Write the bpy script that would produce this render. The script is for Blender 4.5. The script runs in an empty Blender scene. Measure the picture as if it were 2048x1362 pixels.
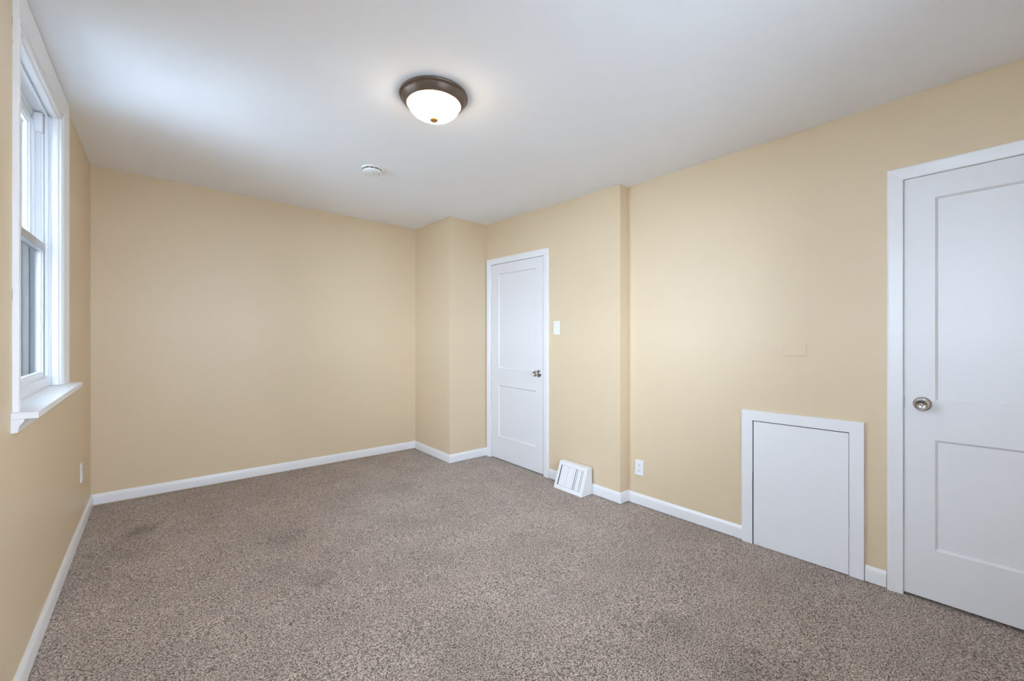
import bpy, bmesh, math, random
from mathutils import Vector

R = math.radians
scene = bpy.context.scene
COL = scene.collection
random.seed(7)

# ------------------------------------------------------------------ camera
F_PX, CX, HORIZON = 843.0, 1024.0, 688.0
cam_d = bpy.data.cameras.new('camera')
cam_d.sensor_fit = 'HORIZONTAL'
cam_d.sensor_width = 36.0
cam_d.lens = F_PX * 36.0 / 2048.0
cam_d.shift_y = (HORIZON - 681.0) / 2048.0
cam_d.clip_start = 0.02
cam = bpy.data.objects.new('camera', cam_d)
COL.objects.link(cam)
cam.location = (0.0, 0.0, 1.22)
cam.rotation_euler = (R(90), 0, R(-41.0))
scene.camera = cam

# ------------------------------------------------------------------ colour and exposure
scene.view_settings.view_transform = 'Standard'
scene.view_settings.look = 'None'
scene.view_settings.gamma = 1.0
scene.view_settings.use_curve_mapping = False
scene.view_settings.exposure = 0.0
cy = scene.cycles
cy.max_bounces = 14
cy.diffuse_bounces = 9
cy.glossy_bounces = 4
cy.transparent_max_bounces = 16
cy.use_denoising = True
cy.sample_clamp_indirect = 25.0

# ------------------------------------------------------------------ daylight: an overcast sky
SKY = 37.5
world = bpy.data.worlds.new('overcast_sky')
scene.world = world
world.use_nodes = True
bg = world.node_tree.nodes['Background']
bg.inputs[0].default_value = (0.80, 0.95, 1.155, 1)
bg.inputs[1].default_value = SKY


# ================================================================== the room's measures
FAR_Y = 4.25        # far wall
CHASE_X, CHASE_Y = 2.27, 3.55
DOOR_X = 2.737      # wall section with the far door
STEP_Y = 1.888
MAIN_X = 2.835      # main right wall
BACK_Y = -0.75
CEIL = 2.44


def lx(y):          # inner face of the left wall, which is slightly out of square
    return -0.297 - 0.0185 * (FAR_Y - y)


def rise(y):        # the old house leans: everything climbs gently towards the far wall
    return max(0.0, y - STEP_Y) * 0.0243


def fl(y):
    return -0.010 * max(0.0, STEP_Y - y)


# ================================================================== materials
def new_mat(name):
    m = bpy.data.materials.new(name)
    m.use_nodes = True
    nt = m.node_tree
    return m, nt, nt.nodes['Principled BSDF']


def node(nt, kind, **kw):
    n = nt.nodes.new(kind)
    for k, v in kw.items():
        if k in n.inputs:
            n.inputs[k].default_value = v
        else:
            setattr(n, k, v)
    return n


def paint(name, col, rough=0.5, bump=0.05, scale=180.0, var=0.02, spec=0.4):
    m, nt, b = new_mat(name)
    b.inputs['Roughness'].default_value = rough
    b.inputs['Specular IOR Level'].default_value = spec
    co = node(nt, 'ShaderNodeTexCoord')
    n1 = node(nt, 'ShaderNodeTexNoise', Scale=2.2, Detail=3.0)
    nt.links.new(co.outputs['Object'], n1.inputs['Vector'])
    mx = node(nt, 'ShaderNodeMix', data_type='RGBA')
    mx.inputs[6].default_value = (*[c * (1 - var) for c in col], 1)
    mx.inputs[7].default_value = (*[min(1, c * (1 + var)) for c in col], 1)
    nt.links.new(n1.outputs['Fac'], mx.inputs[0])
    nt.links.new(mx.outputs[2], b.inputs['Base Color'])
    n2 = node(nt, 'ShaderNodeTexNoise', Scale=scale, Detail=2.0)
    nt.links.new(co.outputs['Object'], n2.inputs['Vector'])
    bp = node(nt, 'ShaderNodeBump', Strength=bump, Distance=0.002)
    nt.links.new(n2.outputs['Fac'], bp.inputs['Height'])
    nt.links.new(bp.outputs['Normal'], b.inputs['Normal'])
    return m


def plain(name, col, rough=0.4, metal=0.0, spec=0.5):
    m, nt, b = new_mat(name)
    b.inputs['Base Color'].default_value = (*col, 1)
    b.inputs['Roughness'].default_value = rough
    b.inputs['Metallic'].default_value = metal
    b.inputs['Specular IOR Level'].default_value = spec
    return m


M_WALL = paint('beige_wall_paint', (0.69, 0.548, 0.372), 0.42, 0.10, 130, 0.015, 0.35)
M_CEIL = paint('white_ceiling_paint', (0.89, 0.905, 0.935), 0.8, 0.06, 120, 0.01, 0.2)
M_TRIM = paint('white_trim_paint', (0.80, 0.785, 0.79), 0.33, 0.06, 60, 0.012, 0.45)
M_DOOR = paint('white_door_paint', (0.755, 0.738, 0.74), 0.36, 0.05, 50, 0.012, 0.45)
M_VINYL = paint('white_vinyl', (0.80, 0.81, 0.83), 0.3, 0.01, 30, 0.01)
M_ALU = plain('brushed_aluminium', (0.55, 0.55, 0.55), 0.38, 0.8)
M_PLATE = plain('white_plastic', (0.78, 0.78, 0.785), 0.28)
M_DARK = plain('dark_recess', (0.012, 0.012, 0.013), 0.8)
M_GREY = plain('grey_print', (0.12, 0.12, 0.13), 0.6)
M_NICKEL = plain('satin_nickel', (0.50, 0.48, 0.46), 0.24, 1.0)
M_STEEL = plain('dull_steel', (0.35, 0.34, 0.33), 0.4, 1.0)
M_EXT = paint('exterior_siding', (0.66, 0.78, 0.84), 0.7, 0.1, 8, 0.15)
M_GROUND = paint('exterior_ground', (0.38, 0.378, 0.375), 0.9, 0.1, 8, 0.1)


def bronze():
    m, nt, b = new_mat('oiled_bronze')
    b.inputs['Metallic'].default_value = 0.55
    b.inputs['Roughness'].default_value = 0.42
    co = node(nt, 'ShaderNodeTexCoord')
    n1 = node(nt, 'ShaderNodeTexNoise', Scale=30.0, Detail=4.0)
    nt.links.new(co.outputs['Object'], n1.inputs['Vector'])
    mx = node(nt, 'ShaderNodeMix', data_type='RGBA')
    mx.inputs[6].default_value = (0.12, 0.085, 0.066, 1)
    mx.inputs[7].default_value = (0.20, 0.145, 0.115, 1)
    nt.links.new(n1.outputs['Fac'], mx.inputs[0])
    nt.links.new(mx.outputs[2], b.inputs['Base Color'])
    return m


M_BRONZE = bronze()
M_BRASS = plain('aged_brass', (0.50, 0.28, 0.09), 0.35, 0.7)


def carpet():
    m, nt, b = new_mat('speckled_taupe_carpet')
    b.inputs['Roughness'].default_value = 0.95
    b.inputs['Specular IOR Level'].default_value = 0.08
    b.inputs['Sheen Weight'].default_value = 0.12
    b.inputs['Sheen Roughness'].default_value = 0.6
    co = node(nt, 'ShaderNodeTexCoord')
    yarn = node(nt, 'ShaderNodeTexNoise', Scale=185.0, Detail=3.0, Roughness=0.62, Distortion=0.8)
    nt.links.new(co.outputs['Object'], yarn.inputs['Vector'])
    rp = node(nt, 'ShaderNodeValToRGB')
    e = rp.color_ramp.elements
    e[0].position = 0.39; e[0].color = (0.070, 0.048, 0.036, 1)
    e[1].position = 0.60; e[1].color = (0.72, 0.60, 0.52, 1)
    k = rp.color_ramp.elements.new(0.50); k.color = (0.37, 0.295, 0.25, 1)
    nt.links.new(yarn.outputs['Fac'], rp.inputs['Fac'])
    # worn and brushed areas
    big = node(nt, 'ShaderNodeTexNoise', Scale=2.6, Detail=5.0, Roughness=0.6)
    nt.links.new(co.outputs['Object'], big.inputs['Vector'])
    br = node(nt, 'ShaderNodeMapRange')
    br.inputs['From Min'].default_value = 0.3; br.inputs['From Max'].default_value = 0.7
    br.inputs['To Min'].default_value = 0.86; br.inputs['To Max'].default_value = 1.12
    nt.links.new(big.outputs['Fac'], br.inputs['Value'])
    last = br.outputs['Result']
    # soiled spots: (x, y, radius, strength)
    spots = [(-0.015, 3.572, 0.10, 0.38), (0.70, 2.285, 0.07, 0.22), (1.75, 0.925, 0.10, 0.25),
             (1.665, 0.643, 0.14, 0.28), (0.65, 2.886, 0.12, 0.14), (0.346, 2.154, 0.10, 0.14),
             (1.35, 2.62, 0.16, 0.12), (2.05, 2.75, 0.10, 0.16), (1.86, 1.45, 0.12, 0.12)]
    wob = node(nt, 'ShaderNodeTexNoise', Scale=9.0, Detail=3.0)
    nt.links.new(co.outputs['Object'], wob.inputs['Vector'])
    for sx, sy, sr, st in spots:
        ds = node(nt, 'ShaderNodeVectorMath', operation='DISTANCE')
        nt.links.new(co.outputs['Object'], ds.inputs[0])
        ds.inputs[1].default_value = (sx, sy, rise(sy) + fl(sy))
        ad = node(nt, 'ShaderNodeMath', operation='MULTIPLY_ADD')
        nt.links.new(wob.outputs['Fac'], ad.inputs[0])
        ad.inputs[1].default_value = -sr * 1.6
        nt.links.new(ds.outputs['Value'], ad.inputs[2])
        mr = node(nt, 'ShaderNodeMapRange', interpolation_type='SMOOTHSTEP')
        mr.inputs['From Min'].default_value = -sr
        mr.inputs['From Max'].default_value = sr * 0.6
        mr.inputs['To Min'].default_value = 1.0 - st
        mr.inputs['To Max'].default_value = 1.0
        nt.links.new(ad.outputs[0], mr.inputs['Value'])
        mu = node(nt, 'ShaderNodeMath', operation='MULTIPLY')
        nt.links.new(last, mu.inputs[0]); nt.links.new(mr.outputs['Result'], mu.inputs[1])
        last = mu.outputs[0]
    sc = node(nt, 'ShaderNodeVectorMath', operation='SCALE')
    nt.links.new(rp.outputs['Color'], sc.inputs[0])
    nt.links.new(last, sc.inputs['Scale'])
    nt.links.new(sc.outputs[0], b.inputs['Base Color'])
    bp = node(nt, 'ShaderNodeBump', Strength=0.75, Distance=0.006)
    nt.links.new(yarn.outputs['Fac'], bp.inputs['Height'])
    nt.links.new(bp.outputs['Normal'], b.inputs['Normal'])
    return m


M_CARPET = carpet()


def glass(name, tint):
    m = bpy.data.materials.new(name)
    m.use_nodes = True
    nt = m.node_tree
    nt.nodes.clear()
    out = node(nt, 'ShaderNodeOutputMaterial')
    tr = node(nt, 'ShaderNodeBsdfTransparent'); tr.inputs[0].default_value = (*tint, 1)
    gl = node(nt, 'ShaderNodeBsdfGlossy'); gl.inputs['Roughness'].default_value = 0.02
    fr = node(nt, 'ShaderNodeFresnel', IOR=1.45)
    mx = node(nt, 'ShaderNodeMixShader')
    nt.links.new(fr.outputs[0], mx.inputs[0])
    nt.links.new(tr.outputs[0], mx.inputs[1])
    nt.links.new(gl.outputs[0], mx.inputs[2])
    nt.links.new(mx.outputs[0], out.inputs[0])
    return m


M_GLASS = glass('window_glass', (0.94, 0.97, 0.98))
M_STORM = glass('dusty_storm_glass', (0.86, 0.88, 0.89))


def screen_mat():
    m = bpy.data.materials.new('insect_screen')
    m.use_nodes = True
    nt = m.node_tree
    nt.nodes.clear()
    out = node(nt, 'ShaderNodeOutputMaterial')
    tr = node(nt, 'ShaderNodeBsdfTransparent'); tr.inputs[0].default_value = (1, 1, 1, 1)
    df = node(nt, 'ShaderNodeBsdfDiffuse'); df.inputs[0].default_value = (0.42, 0.46, 0.50, 1)
    mx = node(nt, 'ShaderNodeMixShader'); mx.inputs[0].default_value = 0.12
    nt.links.new(tr.outputs[0], mx.inputs[1])
    nt.links.new(df.outputs[0], mx.inputs[2])
    nt.links.new(mx.outputs[0], out.inputs[0])
    return m


M_SCREEN = screen_mat()


def bowl_mat(bulbs):
    """Alabaster glass bowl lit from inside: brightest next to the bulbs."""
    m, nt, b = new_mat('lit_alabaster_glass')
    b.inputs['Base Color'].default_value = (0.85, 0.80, 0.70, 1)
    b.inputs['Roughness'].default_value = 0.25
    geo = node(nt, 'ShaderNodeTexCoord')
    tot = None
    for p in bulbs:
        ds = node(nt, 'ShaderNodeVectorMath', operation='DISTANCE')
        nt.links.new(geo.outputs['Object'], ds.inputs[0])
        ds.inputs[1].default_value = p
        mr = node(nt, 'ShaderNodeMapRange', interpolation_type='SMOOTHSTEP')
        mr.inputs['From Min'].default_value = 0.03
        mr.inputs['From Max'].default_value = 0.13
        mr.inputs['To Min'].default_value = 1.0
        mr.inputs['To Max'].default_value = 0.0
        nt.links.new(ds.outputs['Value'], mr.inputs['Value'])
        if tot is None:
            tot = mr.outputs['Result']
        else:
            a = node(nt, 'ShaderNodeMath', operation='ADD')
            nt.links.new(tot, a.inputs[0]); nt.links.new(mr.outputs['Result'], a.inputs[1])
            tot = a.outputs[0]
    rp = node(nt, 'ShaderNodeValToRGB')
    e = rp.color_ramp.elements
    e[0].position = 0.0; e[0].color = (1.0, 0.80, 0.55, 1)
    e[1].position = 0.6; e[1].color = (1.0, 0.89, 0.74, 1)
    nt.links.new(tot, rp.inputs['Fac'])
    ns = node(nt, 'ShaderNodeTexNoise', Scale=14.0, Detail=3.0, Distortion=1.0)
    nt.links.new(geo.outputs['Object'], ns.inputs['Vector'])
    st = node(nt, 'ShaderNodeMath', operation='MULTIPLY_ADD')
    nt.links.new(tot, st.inputs[0]); st.inputs[1].default_value = BOWL_HOT; st.inputs[2].default_value = BOWL_BASE
    vr = node(nt, 'ShaderNodeMapRange')
    vr.inputs['To Min'].default_value = 0.8; vr.inputs['To Max'].default_value = 1.2
    nt.links.new(ns.outputs['Fac'], vr.inputs['Value'])
    mu = node(nt, 'ShaderNodeMath', operation='MULTIPLY')
    nt.links.new(st.outputs[0], mu.inputs[0]); nt.links.new(vr.outputs['Result'], mu.inputs[1])
    nt.links.new(rp.outputs['Color'], b.inputs['Emission Color'])
    nt.links.new(mu.outputs[0], b.inputs['Emission Strength'])
    return m


BOWL_BASE, BOWL_HOT = 14.0, 34.0


# ================================================================== mesh helpers
def on_left_wall(n, a, z):
    return (lx(a) + n, a, z)


def on_back_wall(n, a, z):
    return (a, BACK_Y + n, z)


class MB:
    """Collects shapes in world coordinates; build() links them as one mesh object."""

    def __init__(self, lean=True, wall=None):
        self.v, self.f, self.lean = [], [], lean
        self.wall = wall or on_left_wall

    def add(self, verts, faces):
        o = len(self.v)
        self.v += [tuple(p) for p in verts]
        self.f += [tuple(i + o for i in fc) for fc in faces]

    def box(self, x0, x1, y0, y1, z0, z1):
        self.add([(x0, y0, z0), (x1, y0, z0), (x1, y1, z0), (x0, y1, z0),
                  (x0, y0, z1), (x1, y0, z1), (x1, y1, z1), (x0, y1, z1)],
                 [(0, 3, 2, 1), (4, 5, 6, 7), (0, 1, 5, 4), (1, 2, 6, 5), (2, 3, 7, 6), (3, 0, 4, 7)])

    def lbox(self, n0, n1, y0, y1, z0, z1):
        """box that follows a wall; n = distance into the room from its face, y = along it"""
        w = self.wall
        self.add([w(n0, y0, z0), w(n1, y0, z0), w(n1, y1, z0), w(n0, y1, z0),
                  w(n0, y0, z1), w(n1, y0, z1), w(n1, y1, z1), w(n0, y1, z1)],
                 [(0, 3, 2, 1), (4, 5, 6, 7), (0, 1, 5, 4), (1, 2, 6, 5), (2, 3, 7, 6), (3, 0, 4, 7)])

    def extrude(self, prof, p0, p1, closed=True):
        """profile points given as functions of the end: lists of 3D points at both ends"""
        n = len(prof)
        self.add(p0 + p1, [(i, (i + 1) % n, (i + 1) % n + n, i + n) for i in range(n if closed else n - 1)]
                 + [tuple(range(n - 1, -1, -1)), tuple(range(n, 2 * n))])

    def lathe(self, prof, origin, axis='Z', seg=48):
        """prof = [(radius, height)], turned about an axis through origin; open ends closed at r = 0"""
        ox, oy, oz = origin
        vs, fs = [], []
        for r, h in prof:
            for i in range(seg):
                a = 2 * math.pi * i / seg
                u, w = r * math.cos(a), r * math.sin(a)
                if axis == 'Z':
                    vs.append((ox + u, oy + w, oz + h))
                elif axis == '-X':
                    vs.append((ox - h, oy + u, oz + w))
                elif axis == '+X':
                    vs.append((ox + h, oy + u, oz + w))
        for k in range(len(prof) - 1):
            for i in range(seg):
                j = (i + 1) % seg
                fs.append((k * seg + i, k * seg + j, (k + 1) * seg + j, (k + 1) * seg + i))
        fs.append(tuple(range(seg)))
        fs.append(tuple((len(prof) - 1) * seg + i for i in range(seg - 1, -1, -1)))
        self.add(vs, fs)

    def build(self, name, mat, parent=None, bevel=0.0, smooth=False, segs=2, origin=None, cuts=True):
        org = Vector((0, 0, 0))
        if parent is not None:
            q = parent
            while q is not None:
                org += q.location
                q = q.parent
        verts = [Vector((x, y, z + (rise(y) if self.lean else 0.0))) for x, y, z in self.v]
        loc = Vector((0, 0, 0))
        if origin is not None:
            loc = Vector(origin) - org
        me = bpy.data.meshes.new(name)
        me.from_pydata([v - org - loc for v in verts], [], self.f)
        me.update()
        bm = bmesh.new()
        bm.from_mesh(me)
        bmesh.ops.recalc_face_normals(bm, faces=bm.faces)
        bm.to_mesh(me)
        bm.free()
        me.materials.append(mat)
        if smooth:
            for p in me.polygons:
                p.use_smooth = True
            try:
                me.set_sharp_from_angle(angle=R(38))
            except Exception:
                pass
        o = bpy.data.objects.new(name, me)
        o.location = loc
        COL.objects.link(o)
        if parent is not None:
            o.parent = parent
        if bevel:
            md = o.modifiers.new('bevel', 'BEVEL')
            md.width = bevel
            md.segments = segs
            md.limit_method = 'ANGLE'
            md.angle_limit = R(40)
        return o


def tag(o, label=None, cat=None, group=None, kind=None):
    if label: o['label'] = label
    if cat: o['category'] = cat
    if group: o['group'] = group
    if kind: o['kind'] = kind
    return o


def empty(name, loc):
    o = bpy.data.objects.new(name, None)
    o.empty_display_size = 0.05
    o.location = loc
    COL.objects.link(o)
    return o


def sweep_frame(mb, prof, a0, a1, z0, z1, mapf, sill=False):
    """Mitred casing: profile (w outward from the opening, n off the wall) along left leg, head, right leg."""
    n = len(prof)
    rings = []
    if not sill:
        paths = [lambda w: (a0 - w, z0), lambda w: (a0 - w, z1 + w), lambda w: (a1 + w, z1 + w), lambda w: (a1 + w, z0)]
    for pf in paths:
        rings.append([mapf(*pf(w), nn) for w, nn in prof])
    for k in range(3):
        vs = rings[k] + rings[k + 1]
        fs = [(i, (i + 1) % n, (i + 1) % n + n, i + n) for i in range(n)]
        if k == 0: fs.append(tuple(range(n)))
        if k == 2: fs.append(tuple(range(n, 2 * n)))
        mb.add(vs, fs)


# ================================================================== room shell
T = 0.24
YS = [BACK_Y, 0.0, STEP_Y, 2.6, 3.2, FAR_Y]


def slab_rows(mb, zf, zb, x0f, x1):
    ys = [BACK_Y - 0.15, 0.6, 1.2, STEP_Y, 2.5, 3.1, 3.7, FAR_Y + 0.15]
    vs, fs = [], []
    for y in ys:
        vs += [(x0f(y), y, zf(y)), (x1, y, zf(y)), (x1, y, zb), (x0f(y), y, zb)]
    for k in range(len(ys) - 1):
        a, b = 4 * k, 4 * k + 4
        fs += [(a, a + 1, b + 1, b), (a + 1, a + 2, b + 2, b + 1), (a + 2, a + 3, b + 3, b + 2), (a + 3, a, b, b + 3)]
    fs += [(0, 1, 2, 3), tuple(len(vs) - 4 + i for i in range(4))]
    mb.add(vs, fs)


m = MB()
slab_rows(m, lambda y: fl(y), -0.15, lambda y: lx(y) - T, MAIN_X + 0.2)
tag(m.build('floor', M_CARPET), 'speckled taupe brown carpet covering the floor', kind='structure')
m = MB()
slab_rows(m, lambda y: CEIL, CEIL + 0.15, lambda y: lx(y) - T, MAIN_X + 0.2)
tag(m.build('ceiling', M_CEIL), 'flat white ceiling', kind='structure')


def wall_with_holes(axis_box, a0, a1, z0, z1, holes):
    """axis_box(a0,a1,z0,z1) adds one block; holes = [(a0,a1,z0,z1)] not overlapping in a"""
    a = a0
    for h0, h1, hz0, hz1 in sorted(holes):
        axis_box(a, h0, z0, z1)
        if hz0 > z0: axis_box(h0, h1, z0, hz0)
        if hz1 < z1: axis_box(h0, h1, hz1, z1)
        a = h1
    axis_box(a, a1, z0, z1)


ZB, ZT = -0.10, CEIL + 0.04
# windows in the left wall: opening y range
WIN = (2.245, 3.100, 0.972, 2.338)
FILL_WIN_NEAR = (-0.10, 0.36, 0.972, 2.338)     # added for fill light, unseen beside the viewer, in the left wall
FILL_WIN_BACK = (0.45, 1.53, 0.95, 2.25)     # unseen window added for fill light behind the viewer, in the back wall
m = MB()
splits = []


def lb(a0, a1, z0, z1):
    cuts = [a0] + [c for c in (STEP_Y,) if a0 < c < a1] + [a1]
    for i in range(len(cuts) - 1):
        m.lbox(-T, 0, cuts[i], cuts[i + 1], z0, z1)


wall_with_holes(lb, BACK_Y - 0.12, FAR_Y + 0.12, ZB, ZT, [FILL_WIN_NEAR, WIN])
tag(m.build('wall_left', M_WALL), 'beige wall with the white window', kind='structure')

m = MB()
m.box(lx(FAR_Y) - 0.02, MAIN_X + 0.15, FAR_Y, FAR_Y + 0.12, ZB, ZT)
tag(m.build('wall_far', M_WALL), 'plain beige end wall', kind='structure')

m = MB()
m.box(CHASE_X, DOOR_X + 0.05, CHASE_Y, FAR_Y + 0.02, ZB, ZT)
tag(m.build('wall_chase', M_WALL, bevel=0.003), 'boxed out beige corner beside the far door', kind='structure')

# right wall: stepped, with recesses for both doors and the access hatch
D1 = (2.696, 3.484, -0.02, 2.010)       # far door recess
D2 = (-0.475, 0.307, -0.03, 2.035)      # near door recess
HT = (0.511, 0.990, -0.03, 0.753)       # access hatch recess
m = MB()


def db(a0, a1, z0, z1):
    m.box(DOOR_X, DOOR_X + 0.05, a0, a1, z0, z1)


wall_with_holes(db, STEP_Y, CHASE_Y + 0.01, ZB, ZT, [D1])
m.box(DOOR_X + 0.05, DOOR_X + 0.2, STEP_Y, FAR_Y + 0.1, ZB, ZT)


def mbx(a0, a1, z0, z1):
    m.box(MAIN_X, MAIN_X + 0.05, a0, a1, z0, z1)


wall_with_holes(mbx, BACK_Y - 0.12, STEP_Y, ZB, ZT, [D2, HT])
m.box(MAIN_X + 0.05, MAIN_X + 0.2, BACK_Y - 0.12, STEP_Y, ZB, ZT)
tag(m.build('wall_right', M_WALL), 'stepped beige wall with two white doors', kind='structure')

m = MB()
wall_with_holes(lambda a, b, c, d: m.box(a, b, BACK_Y - T, BACK_Y, c, d), lx(BACK_Y) - T, MAIN_X + 0.15, ZB, ZT, [FILL_WIN_BACK])
tag(m.build('wall_back', M_WALL), 'beige wall behind the viewer', kind='structure')

# ------------------------------------------------------------------ baseboards
BH, BT = 0.085, 0.013
BPROF = [(0.0, 0.004), (BT, 0.004), (BT, 0.060), (BT - 0.0015, 0.068), (0.0085, 0.0755), (0.006, 0.080), (0.0045, BH), (0.0, BH)]


def base_run(name, pts, label, gap=0.0):
    """pts: [(x, y, nx, ny)] wall line corners, with the mitre offset direction for unit thickness"""
    mb = MB()
    n = len(BPROF)
    dense = []
    for i in range(len(pts) - 1):
        a, b = pts[i], pts[i + 1]
        k = max(1, int(max(abs(a[0] - b[0]), abs(a[1] - b[1])) / 0.35))
        for j in range(k):
            t = j / k
            # along a run the offset stays square to the wall; at its ends it is the mitre
            if j == 0:
                dense.append(a)
            else:
                sq = a[4] if len(a) > 4 else (a[2], a[3])
                dense.append((a[0] + (b[0] - a[0]) * t, a[1] + (b[1] - a[1]) * t, sq[0], sq[1]))
    dense.append(pts[-1])
    vs, fs = [], []
    for x, y, nx, ny in [d[:4] for d in dense]:
        for t, z in BPROF:
            zz = z + fl(y) + (gap if z < 0.01 else 0.0)
            vs.append((x + nx * t, y + ny * t, zz))
    for k in range(len(dense) - 1):
        for i in range(n):
            j = (i + 1) % n
            fs.append((k * n + i, k * n + j, (k + 1) * n + j, (k + 1) * n + i))
    fs.append(tuple(range(n)))
    fs.append(tuple((len(dense) - 1) * n + i for i in range(n)))
    mb.add(vs, fs)
    return tag(mb.build(name, M_TRIM, smooth=True), label, kind='structure')


W0 = (1, 0)
base_run('baseboard_left', [(lx(BACK_Y), BACK_Y, 1, 0, (1, 0)), (lx(STEP_Y), STEP_Y, 1, 0, (1, 0)), (lx(FAR_Y), FAR_Y, 1, -1)],
         'white baseboard under the window wall')
base_run('baseboard_far', [(lx(FAR_Y), FAR_Y, 1, -1, (0, -1)), (CHASE_X, FAR_Y, -1, -1)], 'white baseboard along the end wall', gap=0.007)
base_run('baseboard_chase', [(CHASE_X, FAR_Y, -1, -1, (-1, 0)), (CHASE_X, CHASE_Y, -1, -1, (0, -1)), (DOOR_X - 0.001, CHASE_Y, 0, -1)],
         'white baseboard around the boxed corner')
base_run('baseboard_right', [(DOOR_X, 2.636, -1, 0, (-1, 0)), (DOOR_X, STEP_Y, -1, -1, (0, -1)), (MAIN_X, STEP_Y, -1, -1, (-1, 0)), (MAIN_X, 1.050, -1, 0)],
         'white baseboard between the far door and the hatch')
base_run('baseboard_near', [(MAIN_X, 0.450, -1, 0, (-1, 0)), (MAIN_X, 0.367, -1, 0)], 'short white baseboard between hatch and near door')


# ------------------------------------------------------------------ doors
def knob_set(parent, X, y, z):
    rose = MB()
    rose.lathe([(0.0, 0.0), (0.0335, 0.0), (0.0340, 0.003), (0.0320, 0.006), (0.0270, 0.0095), (0.020, 0.011), (0.0, 0.011)], (X, y, z), '-X', 48)
    kr = rose.build('knob', M_NICKEL, parent, smooth=True)
    nk = MB()
    nk.lathe([(0.0, 0.010), (0.0135, 0.010), (0.0130, 0.022), (0.0160, 0.027), (0.0225, 0.032), (0.0262, 0.039), (0.0268, 0.046),
              (0.0258, 0.054), (0.0242, 0.0585), (0.0222, 0.0600), (0.0205, 0.0590), (0.0165, 0.0555), (0.0085, 0.0530), (0.0, 0.0530)],
             (X, y, z), '-X', 48)
    nk.build('grip', M_NICKEL, kr, smooth=True)
    bt = MB()
    bt.lathe([(0.0, 0.0525), (0.0070, 0.0525), (0.0070, 0.0560), (0.0060, 0.0572), (0.0, 0.0575)], (X, y, z), '-X', 24)
    b = bt.build('lock_cylinder', M_NICKEL, kr, smooth=True)
    ks = MB()
    ks.box(X - 0.0580, X - 0.0570, y - 0.0008, y + 0.0008, z - 0.0045, z + 0.0045)
    ks.build('keyhole', M_DARK, kr)


def door_leaf(parent, X, y0, y1, z0, z1, panels, face=-0.002):
    """Two recessed flat panels with sloped sticking; X is the room face of the leaf, facing -X."""
    mb = MB()
    ys = sorted({y0, y1} | {p[0] for p in panels} | {p[1] for p in panels})
    zs = sorted({z0, z1} | {p[2] for p in panels} | {p[3] for p in panels})
    for i in range(len(ys) - 1):
        for j in range(len(zs) - 1):
            cy_, cz_ = (ys[i] + ys[i + 1]) / 2, (zs[j] + zs[j + 1]) / 2
            if any(p[0] < cy_ < p[1] and p[2] < cz_ < p[3] for p in panels):
                continue
            mb.add([(X, ys[i], zs[j]), (X, ys[i + 1], zs[j]), (X, ys[i + 1], zs[j + 1]), (X, ys[i], zs[j + 1])], [(0, 1, 2, 3)])
    dp, ins = 0.010, 0.010
    for a, b, c, d in panels:
        o = [(X, a, c), (X, b, c), (X, b, d), (X, a, d)]
        i1 = [(X + dp, a + ins, c + ins), (X + dp, b - ins, c + ins), (X + dp, b - ins, d - ins), (X + dp, a + ins, d - ins)]
        mb.add(o + i1, [(0, 1, 5, 4), (1, 2, 6, 5), (2, 3, 7, 6), (3, 0, 4, 7), (4, 5, 6, 7)])
    th = 0.035
    mb.add([(X, y0, z0), (X, y1, z0), (X, y1, z1), (X, y0, z1), (X + th, y0, z0), (X + th, y1, z0), (X + th, y1, z1), (X + th, y0, z1)],
           [(4, 5, 6, 7), (0, 1, 5, 4), (1, 2, 6, 5), (2, 3, 7, 6), (3, 0, 4, 7)])
    o = mb.build('door_leaf', M_DOOR, parent)
    bm = bmesh.new(); bm.from_mesh(o.data)
    bmesh.ops.remove_doubles(bm, verts=bm.verts, dist=1e-5)
    bmesh.ops.recalc_face_normals(bm, faces=bm.faces)
    bm.to_mesh(o.data); bm.free()
    return o


CASE = [(0.0, 0.0), (0.0, 0.011), (0.004, 0.0135), (0.030, 0.0165), (0.050, 0.0185), (0.056, 0.0180), (0.060, 0.0140), (0.060, 0.0)]


def hinge(parent, X, y, z):
    mb = MB()
    for k in range(5):
        h0 = z + k * 0.0175
        mb.lathe([(0.0, 0.0), (0.0052, 0.0), (0.0055, 0.001), (0.0055, 0.0150), (0.0052, 0.0160), (0.0, 0.0160)], (X - 0.003, y, h0), 'Z', 16)
    mb.lathe([(0.0, 0), (0.0035, 0), (0.0045, 0.003), (0.0, 0.006)], (X - 0.003, y, z + 0.087), 'Z', 12)
    mb.build('hinge', M_TRIM, parent, smooth=True)


# far door
d1 = tag(empty('door_1', (DOOR_X, 3.09, rise(3.09))), 'white two panel door beside the boxed corner', kind='structure')
mb = MB()
sweep_frame(mb, [(w, n) for w, n in CASE], 2.700, 3.480, fl(2.6), 2.006, lambda a, z, n: (DOOR_X - n, a, z))
mb.build('casing', M_TRIM, d1)
mb = MB()
mb.box(DOOR_X + 0.001, DOOR_X + 0.049, 2.697, 2.7010, 0.0, 2.008)
mb.box(DOOR_X + 0.001, DOOR_X + 0.049, 3.4795, 3.4835, 0.0, 2.008)
mb.box(DOOR_X + 0.001, DOOR_X + 0.049, 2.701, 3.4795, 2.0065, 2.0095)
mb.build('jamb', M_TRIM, d1)
leaf = door_leaf(d1, DOOR_X - 0.001, 2.7045, 3.4765, 0.010, 2.0035,
                 [(2.812, 3.360, 0.940, 1.905), (2.812, 3.360, 0.240, 0.762)])
knob_set(leaf, DOOR_X - 0.001, 2.770, 0.926)
mb = MB(); mb.box(DOOR_X - 0.0025, DOOR_X + 0.020, 2.7005, 2.7040, 0.893, 0.953)
mb.build('latch_plate', M_STEEL, leaf)
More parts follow.
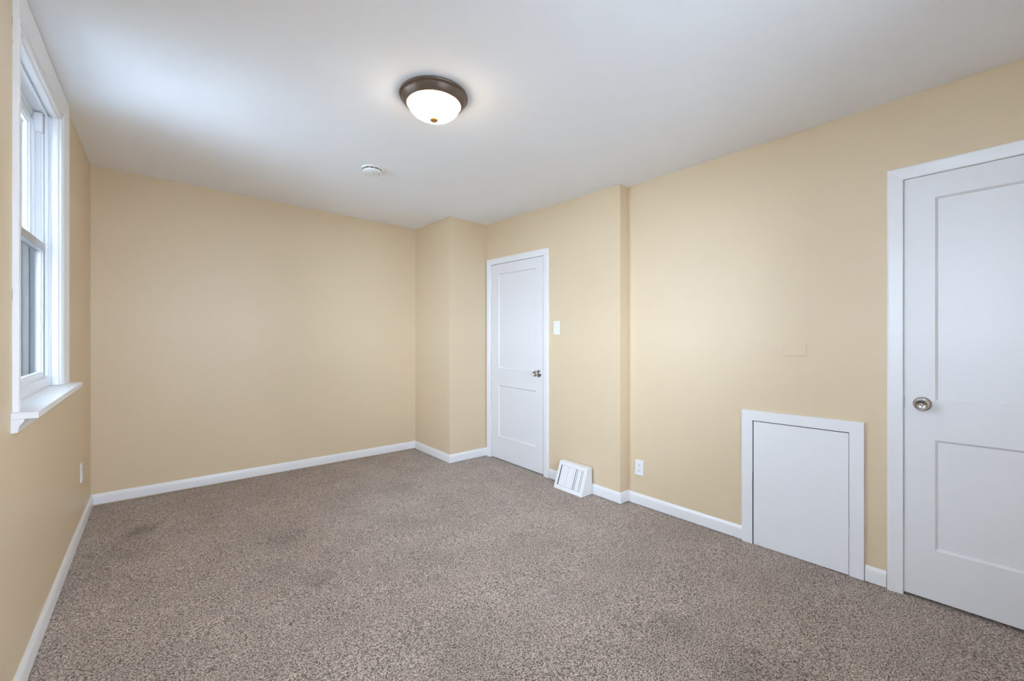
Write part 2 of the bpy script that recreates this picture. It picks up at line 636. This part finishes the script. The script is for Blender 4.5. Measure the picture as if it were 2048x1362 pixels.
hinge(leaf, DOOR_X - 0.002, 3.4785, 1.775)
hinge(leaf, DOOR_X - 0.002, 3.4785, 0.215)

# near door
d2 = tag(empty('door_2', (MAIN_X, -0.085, 0)), 'large white two panel door at the right edge', kind='structure')
mb = MB()
sweep_frame(mb, CASE, -0.471, 0.303, -0.02, 2.031, lambda a, z, n: (MAIN_X - n, a, z))
mb.build('casing', M_TRIM, d2)
mb = MB()
mb.box(MAIN_X + 0.001, MAIN_X + 0.049, -0.4745, -0.4710, -0.018, 2.032)
mb.box(MAIN_X + 0.001, MAIN_X + 0.049, 0.3035, 0.3065, -0.018, 2.032)
mb.box(MAIN_X + 0.001, MAIN_X + 0.049, -0.471, 0.3035, 2.0315, 2.0345)
mb.build('jamb', M_TRIM, d2)
leaf2 = door_leaf(d2, MAIN_X - 0.001, -0.4675, 0.3018, -0.003, 2.0298,
                  [(-0.358, 0.193, 0.945, 1.920), (-0.358, 0.193, 0.236, 0.762)])
knob_set(leaf2, MAIN_X - 0.001, 0.236, 0.930)
mb = MB(); mb.box(MAIN_X - 0.0030, MAIN_X - 0.0008, 0.2996, 0.3028, 0.900, 0.963)
mb.build('latch_plate', M_STEEL, leaf2)
hinge(leaf2, MAIN_X - 0.002, -0.4693, 1.775)
hinge(leaf2, MAIN_X - 0.002, -0.4693, 0.215)

# ------------------------------------------------------------------ access hatch
hz = -0.012
ht = tag(empty('access_hatch', (MAIN_X, 0.75, hz)), 'low white square access hatch with plain frame left of the near door', 'hatch')
mb = MB()
FR = [(0.0, 0.0), (0.0, 0.019), (0.061, 0.019), (0.061, 0.0)]
sweep_frame(mb, FR, 0.514, 0.987, hz + 0.001, 0.750, lambda a, z, n: (MAIN_X - n, a, z))
mb.build('frame', M_TRIM, ht, bevel=0.0012)
mb = MB()
mb.box(MAIN_X - 0.016, MAIN_X + 0.006, 0.5165, 0.9815, hz + 0.004, 0.7455)
mb.build('panel', M_TRIM, ht, bevel=0.001)
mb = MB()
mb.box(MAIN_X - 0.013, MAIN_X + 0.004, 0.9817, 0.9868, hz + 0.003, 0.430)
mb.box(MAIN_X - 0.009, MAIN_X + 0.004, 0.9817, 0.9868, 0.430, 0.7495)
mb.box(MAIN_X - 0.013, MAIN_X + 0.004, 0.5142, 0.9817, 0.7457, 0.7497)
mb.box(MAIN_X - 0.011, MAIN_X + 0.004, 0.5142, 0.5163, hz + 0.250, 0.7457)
mb.build('gap_shade_strip', M_DARK, ht)  # dark strips fill the panel gap, standing in for its deep shade
mb = MB()
mb.lathe([(0, 0), (0.0019, 0), (0.0016, 0.0008), (0, 0.0009)], (MAIN_X - 0.016, 0.528, 0.728), '-X', 12)
mb.build('screw', M_STEEL, ht)


# ------------------------------------------------------------------ windows
def window(name, opening, wall, mid, label, storm=False):
    y0, y1, z0, z1 = opening
    c_ = wall(0.0, (y0 + y1) / 2, z0)
    root = tag(empty(name, (c_[0], c_[1], c_[2] + rise(c_[1]))), label, kind='structure')
    # casing: sloping face, bead at the inner edge
    mb = MB(wall=wall)
    outer = [(0.0, 0.0), (0.0, 0.0025), (0.004, 0.0040), (0.008, 0.0030), (0.010, 0.0012), (0.013, 0.0012), (0.016, 0.0040), (0.020, 0.0050),
             (0.060, 0.0105), (0.086, 0.0150), (0.0905, 0.0146), (0.0930, 0.0125), (0.0930, 0.0)]
    sweep_frame(mb, outer, y0 + 0.004, y1 - 0.004 + 0.008, z0 + 0.013, z1 + 0.004, lambda a, z, n: wall(n, a, z))
    mb.build('casing', M_TRIM, root)
    mb = MB(wall=wall)
    stopb = [(0.0005, -0.034), (0.0005, -0.0005), (-0.004, -0.0010), (-0.0055, -0.0040), (-0.0045, -0.0080), (-0.0060, -0.0100),
             (-0.0105, -0.0130), (-0.0120, -0.0180), (-0.0120, -0.034)]
    sweep_frame(mb, stopb, y0 + 0.0125, y1 - 0.0045, z0 + 0.014, z1 - 0.0105, lambda a, z, n: wall(n, a, z))
    mb.build('stop_bead', M_TRIM, root)
    # jamb boards
    mb = MB(wall=wall)
    mb.lbox(-0.20, 0.0008, y0, y0 + 0.012, z0 + 0.012, z1)
    mb.lbox(-0.20, 0.0008, y1 - 0.004, y1 + 0.004, z0 + 0.013, z1)
    mb.lbox(-0.20, 0.0008, y0 + 0.012, y1 - 0.004, z1 - 0.010, z1 + 0.003)
    # stops beside the lower sash
    mb.lbox(-0.058, -0.046, y0 + 0.012, y0 + 0.022, z0 + 0.06, z1 - 0.010)
    mb.lbox(-0.058, -0.046, y1 - 0.014, y1 - 0.004, z0 + 0.06, z1 - 0.010)
    mb.lbox(-0.058, -0.046, y0 + 0.022, y1 - 0.014, z1 - 0.020, z1 - 0.010)
    mb.build('jamb', M_VINYL, root, bevel=0.001)
    # stool and apron
    mb = MB(wall=wall)
    ya, yb = y0 - 0.113, y1 + 0.103
    mb.lbox(0.0, 0.062, ya, yb, z0 - 0.009, z0 + 0.013)
    mb.lbox(-0.20, 0.0, y0, y1, z0 - 0.0, z0 + 0.012)
    mb.build('window_sill', M_TRIM, root, bevel=0.002)
    mb = MB(wall=wall)
    ap = [(0.0, z0 - 0.009), (0.030, z0 - 0.009), (0.029, z0 - 0.016), (0.024, z0 - 0.024), (0.0185, z0 - 0.032), (0.0165, z0 - 0.042),
          (0.0155, z0 - 0.053), (0.0, z0 - 0.055)]
    ye = yb - 0.004
    yq = ya + 0.004
    mb.extrude(ap, [wall(n, yq, z) for n, z in ap], [wall(n, ye, z) for n, z in ap])
    mb.build('apron', M_TRIM, root, smooth=True)
    # raised inner sill under the lower sash
    mb = MB(wall=wall)
    mb.lbox(-0.20, -0.044, y0 + 0.012, y1 - 0.004, z0 + 0.012, z0 + 0.054)
    mb.lbox(-0.20, -0.058, y0 + 0.012, y1 - 0.004, z0 + 0.054, z0 + 0.060)
    mb.build('inner_sill', M_VINYL, root, bevel=0.002)

    def sash(nm, n0, n1, a0, a1, c0, c1, st, top, bot, mat_):
        s = MB(wall=wall)
        s.lbox(n0, n1, a0, a0 + st, c0, c1)
        s.lbox(n0, n1, a1 - st, a1, c0, c1)
        s.lbox(n0, n1, a0 + st, a1 - st, c0, c0 + bot)
        s.lbox(n0, n1, a0 + st, a1 - st, c1 - top, c1)
        # thin glazing bead
        nb = n1 - 0.008
        s.lbox(n0 + 0.004, nb, a0 + st, a0 + st + 0.006, c0 + bot, c1 - top)
        s.lbox(n0 + 0.004, nb, a1 - st - 0.006, a1 - st, c0 + bot, c1 - top)
        s.lbox(n0 + 0.004, nb, a0 + st + 0.006, a1 - st - 0.006, c0 + bot, c0 + bot + 0.006)
        s.lbox(n0 + 0.004, nb, a0 + st + 0.006, a1 - st - 0.006, c1 - top - 0.006, c1 - top)
        so = s.build(nm, mat_, root, bevel=0.001)
        g = MB(wall=wall)
        gm = (n0 + n1) / 2 - 0.002
        g.lbox(gm, gm + 0.003, a0 + st, a1 - st, c0 + bot, c1 - top)
        g.build('pane', M_GLASS, so)
        return so

    a0, a1 = y0 + 0.018, y1 - 0.010
    lo = sash('lower_sash', -0.086, -0.060, a0, a1, z0 + 0.060, mid, 0.020, 0.012, 0.018, M_VINYL)
    r_ = MB(wall=wall)
    r_.lbox(-0.090, -0.056, a0, a1, mid - 0.039, mid)
    r_.build('meeting_rail', M_ALU, lo, bevel=0.001)
    sash('upper_sash', -0.124, -0.098, y0 + 0.032, y1 - 0.024, mid - 0.034, z1 - 0.055, 0.040, 0.026, 0.034, M_VINYL)
    # side tracks, head steps
    mb = MB(wall=wall)
    for (q0, q1) in ((y0 + 0.012, y0 + 0.029), (y1 - 0.021, y1 - 0.004)):
        mb.lbox(-0.134, -0.126, q0, q1, mid, z1 - 0.012)
        mb.lbox(-0.096, -0.089, q0, q1, z0 + 0.060, z1 - 0.012)
        qm = q0 if q0 < (y0 + y1) / 2 else q1 - 0.005
        mb.lbox(-0.126, -0.062, qm, qm + 0.005, z0 + 0.060, z1 - 0.012)
        qn = q0 + 0.005 if q0 < (y0 + y1) / 2 else q1 - 0.010
        mb.lbox(-0.076, -0.071, qn, qn + 0.005, mid + 0.004, z1 - 0.012)
    mb.build('side_track', M_VINYL, root)
    mb = MB(wall=wall)
    mb.lbox(-0.140, -0.094, y0 + 0.030, y1 - 0.022, z1 - 0.032, z1 - 0.011)
    mb.lbox(-0.140, -0.102, y0 + 0.030, y1 - 0.022, z1 - 0.054, z1 - 0.033)
    mb.build('head_track', M_VINYL, root, bevel=0.001)
    mb = MB(wall=wall)
    for q0, q1 in ((y0 + 0.013, y0 + 0.036), (y1 - 0.028, y1 - 0.005)):
        mb.lbox(-0.093, -0.062, q0, q1, z1 - 0.110, z1 - 0.012)
    mb.build('track_cap', M_VINYL, root, bevel=0.004)
    # storm frame with an insect screen over the lower half
    mb = MB(wall=wall)
    for q0, q1 in ((y0 + 0.012, y0 + 0.040), (y1 - 0.032, y1 - 0.004)):
        mb.lbox(-0.185, -0.165, q0, q1, z0 + 0.060, z1 - 0.012)
    mb.lbox(-0.185, -0.165, y0 + 0.040, y1 - 0.032, mid - 0.044, mid - 0.014)
    mb.lbox(-0.185, -0.165, y0 + 0.040, y1 - 0.032, z0 + 0.060, z0 + 0.08)
    mb.lbox(-0.185, -0.165, y0 + 0.040, y1 - 0.032, z1 - 0.04, z1 - 0.012)
    sf = mb.build('storm_frame', M_VINYL, root)
    mb = MB(wall=wall)
    mb.lbox(-0.176, -0.174, y0 + 0.040, y1 - 0.032, z0 + 0.08, mid - 0.044)
    mb.build('insect_screen', M_SCREEN, sf)
    if storm:
        mb = MB(wall=wall)
        mb.lbox(-0.1725, -0.1695, y0 + 0.040, y1 - 0.032, mid - 0.014, z1 - 0.04)
        mb.lbox(-0.1725, -0.1695, y0 + 0.040, y1 - 0.032, z0 + 0.08, mid - 0.044)
        mb.build('storm_pane', M_STORM, sf)
    # light portal in the opening (guides sampling of the sky only)
    ld = bpy.data.lights.new('sky_portal', 'AREA')
    ld.shape = 'RECTANGLE'
    ld.size = y1 - y0
    ld.size_y = z1 - z0
    ld.cycles.is_portal = True
    lo_ = bpy.data.objects.new('sky_portal', ld)
    ym = (y0 + y1) / 2
    c_ = wall(-0.195, ym, (z0 + z1) / 2)
    d_ = Vector(wall(1.0, ym, 0.0)) - Vector(wall(0.0, ym, 0.0))
    lo_.location = (c_[0], c_[1], c_[2] + rise(c_[1]))
    lo_.rotation_euler = d_.to_track_quat('-Z', 'Y').to_euler()
    COL.objects.link(lo_)
    return root


window('window_1', WIN, on_left_wall, 1.684, 'tall white double hung window with deep sill', storm=True)
window('fill_window_near', FILL_WIN_NEAR, on_left_wall, 1.684, 'white double hung window added right beside the viewer for fill light')  # added out of view to bring more daylight to the near end
window('fill_window_back', FILL_WIN_BACK, on_back_wall, 1.60, 'wide white double hung window added behind the viewer for fill light')  # added out of view to brighten the far wall and ceiling


mb = MB(lean=False)
for za, zb_, w_ in ((2.280, 2.318, 0.0022), (2.222, 2.236, 0.0014), (1.366, 1.405, 0.0022)):
    yc = WIN[0] - 0.0895
    mb.add([(lx(yc) + 0.0002, yc, za), (lx(yc) + 0.0006, yc, za), (lx(yc) + 0.0002, yc - w_, (za * 2 + zb_) / 3),
            (lx(yc) + 0.0002, yc, zb_), (lx(yc) + 0.0006, yc, zb_), (lx(yc) + 0.0002, yc - w_ * 0.7, (za + zb_ * 2) / 3)],
           [(0, 1, 2), (1, 4, 5, 2), (3, 5, 4), (0, 2, 5, 3), (0, 3, 4, 1)])
mb.build('caulk_crack', plain('brown_crack', (0.10, 0.065, 0.04), 0.9), bpy.data.objects['window_1'])


# ------------------------------------------------------------------ ceiling light
LX_, LY_ = 1.07, 1.815
cl = tag(empty('ceiling_light', (LX_, LY_, CEIL)), 'round flush ceiling light with dark bronze rim and glowing glass bowl', 'ceiling light')
mb = MB(lean=False)
mb.lathe([(0.0, -0.0005), (0.158, -0.0005), (0.1635, -0.004), (0.1655, -0.009), (0.1640, -0.013), (0.1590, -0.016), (0.1560, -0.0175),
          (0.1565, -0.020), (0.1535, -0.026), (0.1460, -0.037), (0.1385, -0.046), (0.1345, -0.0495), (0.1310, -0.0500), (0.1285, -0.0485),
          (0.1270, -0.040), (0.0, -0.040)], (LX_, LY_, CEIL), 'Z', 96)
mb.build('pan', M_BRONZE, cl, smooth=True)
mb = MB(lean=False)
bp_ = []
for k in range(0, 15):
    a = R(90) * k / 14
    bp_.append((0.1262 * math.cos(a) if k < 14 else 0.0, -0.041 - 0.074 * math.sin(a) ** 1.0))
mb.lathe(bp_, (LX_, LY_, CEIL), 'Z', 96)
bowl = mb.build('glass_bowl', bowl_mat([(-0.03, 0.025, -0.06), (0.035, -0.025, -0.06)]), cl, smooth=True)
mb = MB(lean=False)
mb.lathe([(0.0, -0.111), (0.0170, -0.111), (0.0205, -0.1145), (0.0215, -0.1180), (0.0195, -0.1230), (0.0130, -0.1270), (0.0, -0.1285)],
         (LX_, LY_, CEIL), 'Z', 32)
mb.build('finial', M_BRASS, cl, smooth=True)

# ------------------------------------------------------------------ smoke detector
SX, SY = 1.212, 2.905
sz = CEIL + rise(SY)
sd = tag(empty('smoke_detector', (SX, SY, sz)), 'small round white smoke detector on the ceiling behind the light', 'smoke detector')
mb = MB(lean=False)
mb.lathe([(0.0, 0.0), (0.070, 0.0), (0.0715, -0.003), (0.0710, -0.009), (0.0690, -0.0125), (0.0, -0.0125)], (SX, SY, sz), 'Z', 64)
mb.build('base', M_PLATE, sd, smooth=True)
mb = MB(lean=False)
mb.lathe([(0.0, -0.0125), (0.0640, -0.0125), (0.0645, -0.0165), (0.0655, -0.0200), (0.0650, -0.027), (0.0600, -0.0345), (0.0520, -0.0390), (0.0440, -0.0400),
          (0.0425, -0.0385), (0.0400, -0.0385), (0.0385, -0.0405), (0.0, -0.0415)], (SX, SY, sz), 'Z', 64)
cov = mb.build('cover', M_PLATE, sd, smooth=True)
mb = MB(lean=False)
mb.lathe([(0.0, -0.0405), (0.0190, -0.0405), (0.0190, -0.0425), (0.0170, -0.0435), (0.0, -0.0438)], (SX, SY, sz), 'Z', 32)
mb.build('test_button', M_PLATE, cov, smooth=True)
cam_dir = math.atan2(-SY, -SX)


def arc_slot(mb, cx_, cy_, r0, r1, z0, z1, a0, a1, n=8):
    for k in range(n):
        p, q = a0 + (a1 - a0) * k / n, a0 + (a1 - a0) * (k + 1) / n
        vs = []
        for z in (z0, z1):
            for a, r in ((p, r0), (q, r0), (q, r1), (p, r1)):
                vs.append((cx_ + r * math.cos(a), cy_ + r * math.sin(a), z))
        mb.add(vs, [(0, 1, 2, 3), (7, 6, 5, 4), (0, 1, 5, 4), (1, 2, 6, 5), (2, 3, 7, 6), (3, 0, 4, 7)])


for k in range(12):
    mb = MB(lean=False)
    c0 = cam_dir + R(-2) + k * R(30)
    arc_slot(mb, SX, SY, 0.060, 0.0668, sz - 0.0200, sz - 0.0145, c0 - R(11.5), c0 + R(11.5))
    mb.build('vent_slot', M_DARK, cov)
mb = MB(lean=False)
mb.box(SX - 0.004, SX - 0.001, SY - 0.026, SY - 0.023, sz - 0.0425, sz - 0.0410)
mb.build('indicator_light', M_GREY, cov)
mb = MB(lean=False)
for dx_, w_ in ((0.030, 0.0016), (0.034, 0.003), (0.0385, 0.0016)):
    mb.box(SX + dx_, SX + dx_ + w_, SY - 0.034, SY - 0.026, sz - 0.0405, sz - 0.0392)
mb.build('marking', M_GREY, cov)


# ------------------------------------------------------------------ outlets and switch
def plate(mb, X, y, z, w, h, t=0.005, tilt=0.0, sgn=-1):
    """bevelled cover plate on a wall at X, sticking out along sgn*x"""
    b = 0.004
    o = [(y - w / 2, z - h / 2), (y + w / 2, z - h / 2), (y + w / 2, z + h / 2), (y - w / 2, z + h / 2)]
    i = [(y - w / 2 + b, z - h / 2 + b), (y + w / 2 - b, z - h / 2 + b), (y + w / 2 - b, z + h / 2 - b), (y - w / 2 + b, z + h / 2 - b)]

    def tx(zz):
        return tilt * (z + h / 2 - zz) / h
    vs = [(X, a, c) for a, c in o] + [(X + sgn * (t * 0.55 + tx(c)), a, c) for a, c in o] + [(X + sgn * (t + tx(c)), a, c) for a, c in i]
    fs = [(0, 1, 2, 3), (8, 9, 10, 11)]
    for k in range(4):
        j = (k + 1) % 4
        fs += [(k, j, j + 4, k + 4), (k + 4, j + 4, j + 8, k + 8)]
    mb.add(vs, fs)


def outlet(X, y, z, label, sgn=-1, tilt=0.0):
    root = tag(empty('wall_outlet', (X, y, z + rise(y))), label, 'electrical outlet')
    mb = MB(); plate(mb, X, y, z, 0.070, 0.115, 0.0055, tilt, sgn)
    mb.build('cover_plate', M_PLATE, root)
    for dz in (0.0195, -0.0195):
        tx = tilt * (0.0575 - dz) / 0.115
        xf = X + sgn * (0.0055 + tx)
        mb = MB()
        n = 20
        pts = []
        for k in range(n):
            a = 2 * math.pi * k / n
            py, pz = 0.0172 * math.cos(a), 0.0172 * math.sin(a)
            pts.append((py, max(-0.0135, min(0.0135, pz))))
        p0 = [(xf - sgn * 0.001, y + a, z + dz + c) for a, c in pts]
        p1 = [(xf + sgn * 0.0015, y + a, z + dz + c) for a, c in pts]
        mb.extrude(pts, p0, p1)
        rc = mb.build('receptacle', M_PLATE, root)
        s = MB()
        xs = sorted((xf + sgn * 0.0012, xf + sgn * 0.0019))
        s.box(xs[0], xs[1], y - 0.0078, y - 0.0056, z + dz - 0.001, z + dz + 0.0075)
        s.box(xs[0], xs[1], y + 0.0056, y + 0.0074, z + dz + 0.0005, z + dz + 0.007)
        s.box(xs[0], xs[1], y - 0.0022, y + 0.0022, z + dz - 0.0095, z + dz - 0.0048)
        s.build('slots', M_DARK, rc)
    mb = MB()
    mb.lathe([(0, 0), (0.0032, 0), (0.0025, 0.0012), (0, 0.0014)], (X + sgn * (0.0052 + tilt * 0.5), y, z), '-X' if sgn < 0 else '+X', 12)
    mb.build('screw', M_PLATE, root)
    return root


outlet(MAIN_X, 1.783, 0.281, 'white double outlet on the right wall just after the step', tilt=0.007)
outlet(lx(3.76), 3.755, 0.372, 'white outlet plate seen edge on, low on the left wall', sgn=1, tilt=0.002)

sw = tag(empty('light_switch', (DOOR_X, 2.548, 1.346 + rise(2.548))), 'white rocker light switch on the wall right of the far door', 'light switch')
mb = MB(); plate(mb, DOOR_X, 2.548, 1.346, 0.074, 0.120, 0.0065, 0, -1)
mb.build('switch_plate', M_PLATE, sw)
mb = MB()
xq = DOOR_X - 0.0065
y, z = 2.548, 1.346
vs = [(xq + 0.001, y - 0.0165, z - 0.0335), (xq + 0.001, y + 0.0165, z - 0.0335), (xq + 0.001, y + 0.0165, z + 0.0335), (xq + 0.001, y - 0.0165, z + 0.0335),
      (xq - 0.0040, y - 0.0165, z - 0.0335), (xq - 0.0040, y + 0.0165, z - 0.0335), (xq - 0.0010, y + 0.0165, z), (xq - 0.0010, y - 0.0165, z),
      (xq + 0.0000, y + 0.0165, z + 0.0335), (xq + 0.0000, y - 0.0165, z + 0.0335)]
mb.add(vs, [(0, 1, 2, 3), (4, 5, 6, 7), (7, 6, 8, 9), (0, 4, 7), (0, 7, 9, 3), (1, 6, 5), (1, 2, 8, 6), (0, 1, 5, 4), (3, 9, 8, 2)])
mb.build('rocker', M_PLATE, sw)

bl = tag(empty('blank_plate', (MAIN_X, 0.770, 1.189)), 'blank cover plate painted over in wall beige above the hatch', 'cover plate')
mb = MB()
plate(mb, MAIN_X, 0.768, 1.1885, 0.116, 0.078, 0.0042, 0, -1)
mb.build('plate', M_WALL, bl)
for dy_ in (-0.030, 0.030):
    mb = MB()
    mb.lathe([(0, 0), (0.0035, 0), (0.003, 0.001), (0, 0.0012)], (MAIN_X - 0.004, 0.768 + dy_, 1.1885), '-X', 12)
    mb.build('screw', M_WALL, bl)

# ------------------------------------------------------------------ baseboard air register
VY0, VY1 = 2.148, 2.449
vz = 0.002
VX = DOOR_X - BT - 0.0012
vr = tag(empty('floor_register', (VX, (VY0 + VY1) / 2, vz + rise(2.3))), 'white slanted heating vent box at the wall base between the far door and the step', 'vent')
FB, FT_, HV = 0.130, 0.048, 0.212      # depth at bottom, depth at top, height


def vface(a, t, n=0.0):
    """point on the slanted front: a = y, t = 0 bottom .. 1 top, n = out of the face"""
    nx = HV / math.hypot(HV, FB - FT_)
    nzz = (FB - FT_) / math.hypot(HV, FB - FT_)
    return (VX - (FB + (FT_ - FB) * t) - n * nx, a, vz + HV * t + n * nzz)


def vslab(mb, ya, yb, ta, tb, n0, n1):
    mb.add([vface(ya, ta, n0), vface(yb, ta, n0), vface(yb, tb, n0), vface(ya, tb, n0),
            vface(ya, ta, n1), vface(yb, ta, n1), vface(yb, tb, n1), vface(ya, tb, n1)],
           [(0, 3, 2, 1), (4, 5, 6, 7), (0, 1, 5, 4), (1, 2, 6, 5), (2, 3, 7, 6), (3, 0, 4, 7)])


mb = MB()
fy0, fy1, ft0, ft1 = VY0 + 0.034, VY1 - 0.026, 0.145, 0.865
# side cheeks, top and face frame around the opening
for ya, yb in ((VY0, VY0 + 0.004), (VY1 - 0.004, VY1)):
    mb.add([(VX, ya, vz), (VX - FB, ya, vz), (VX - FT_, ya, vz + HV), (VX, ya, vz + HV),
            (VX, yb, vz), (VX - FB, yb, vz), (VX - FT_, yb, vz + HV), (VX, yb, vz + HV)],
           [(0, 1, 2, 3), (7, 6, 5, 4), (0, 1, 5, 4), (1, 2, 6, 5), (2, 3, 7, 6), (3, 0, 4, 7)])
mb.box(VX - FT_, VX, VY0 + 0.004, VY1 - 0.004, vz + HV - 0.004, vz + HV)
vslab(mb, VY0 + 0.004, VY1 - 0.004, 0.0, ft0, -0.005, 0.0)
vslab(mb, VY0 + 0.004, VY1 - 0.004, ft1, 1.0, -0.005, 0.0)
vslab(mb, VY0 + 0.004, fy0, ft0, ft1, -0.005, 0.0)
vslab(mb, fy1, VY1 - 0.004, ft0, ft1, -0.005, 0.0)
mb.build('housing', M_TRIM, vr)
mb = MB()
vslab(mb, VY0 + 0.005, VY1 - 0.005, 0.05, 0.95, -0.030, -0.028)
mb.build('duct_opening', M_DARK, vr)
W = fy1 - fy0
# slats: fractions measured from the left in view (= from high y)
for a, b in ((0.035, 0.338), (0.347, 0.587), (0.594, 0.662), (0.690, 0.732), (0.752, 0.908), (0.926, 0.966), (0.982, 1.0)):
    mb = MB()
    vslab(mb, fy1 - b * W, fy1 - a * W, ft0 + 0.004, ft1 - 0.004, -0.0065, -0.0040)
    mb.build('slat', M_TRIM, vr)
for p in ((VY0 + 0.012, 0.55), (VY1 - 0.011, 0.50)):
    mb = MB()
    vslab(mb, p[0] - 0.0018, p[0] + 0.0018, p[1] - 0.008, p[1] + 0.008, -0.001, 0.0008)
    mb.build('screw', M_STEEL, vr)

# ------------------------------------------------------------------ outside
mb = MB(lean=False)
mb.box(-60, 60, -60, 60, -3.3, -3.2)
tag(mb.build('ground_outside', M_GROUND), 'pale ground outside the window', kind='structure')
mb = MB(lean=False)
mb.box(-5.5, -0.75, 8.5, 14, -3.2, 3.35)
for k in range(40):
    zz = -3.15 + k * 0.16
    mb.box(-5.52, -0.74, 8.48, 8.5, zz, zz + 0.145)
tag(mb.build('neighbouring_house', M_EXT), 'blue grey neighbouring house seen through the window', 'house')
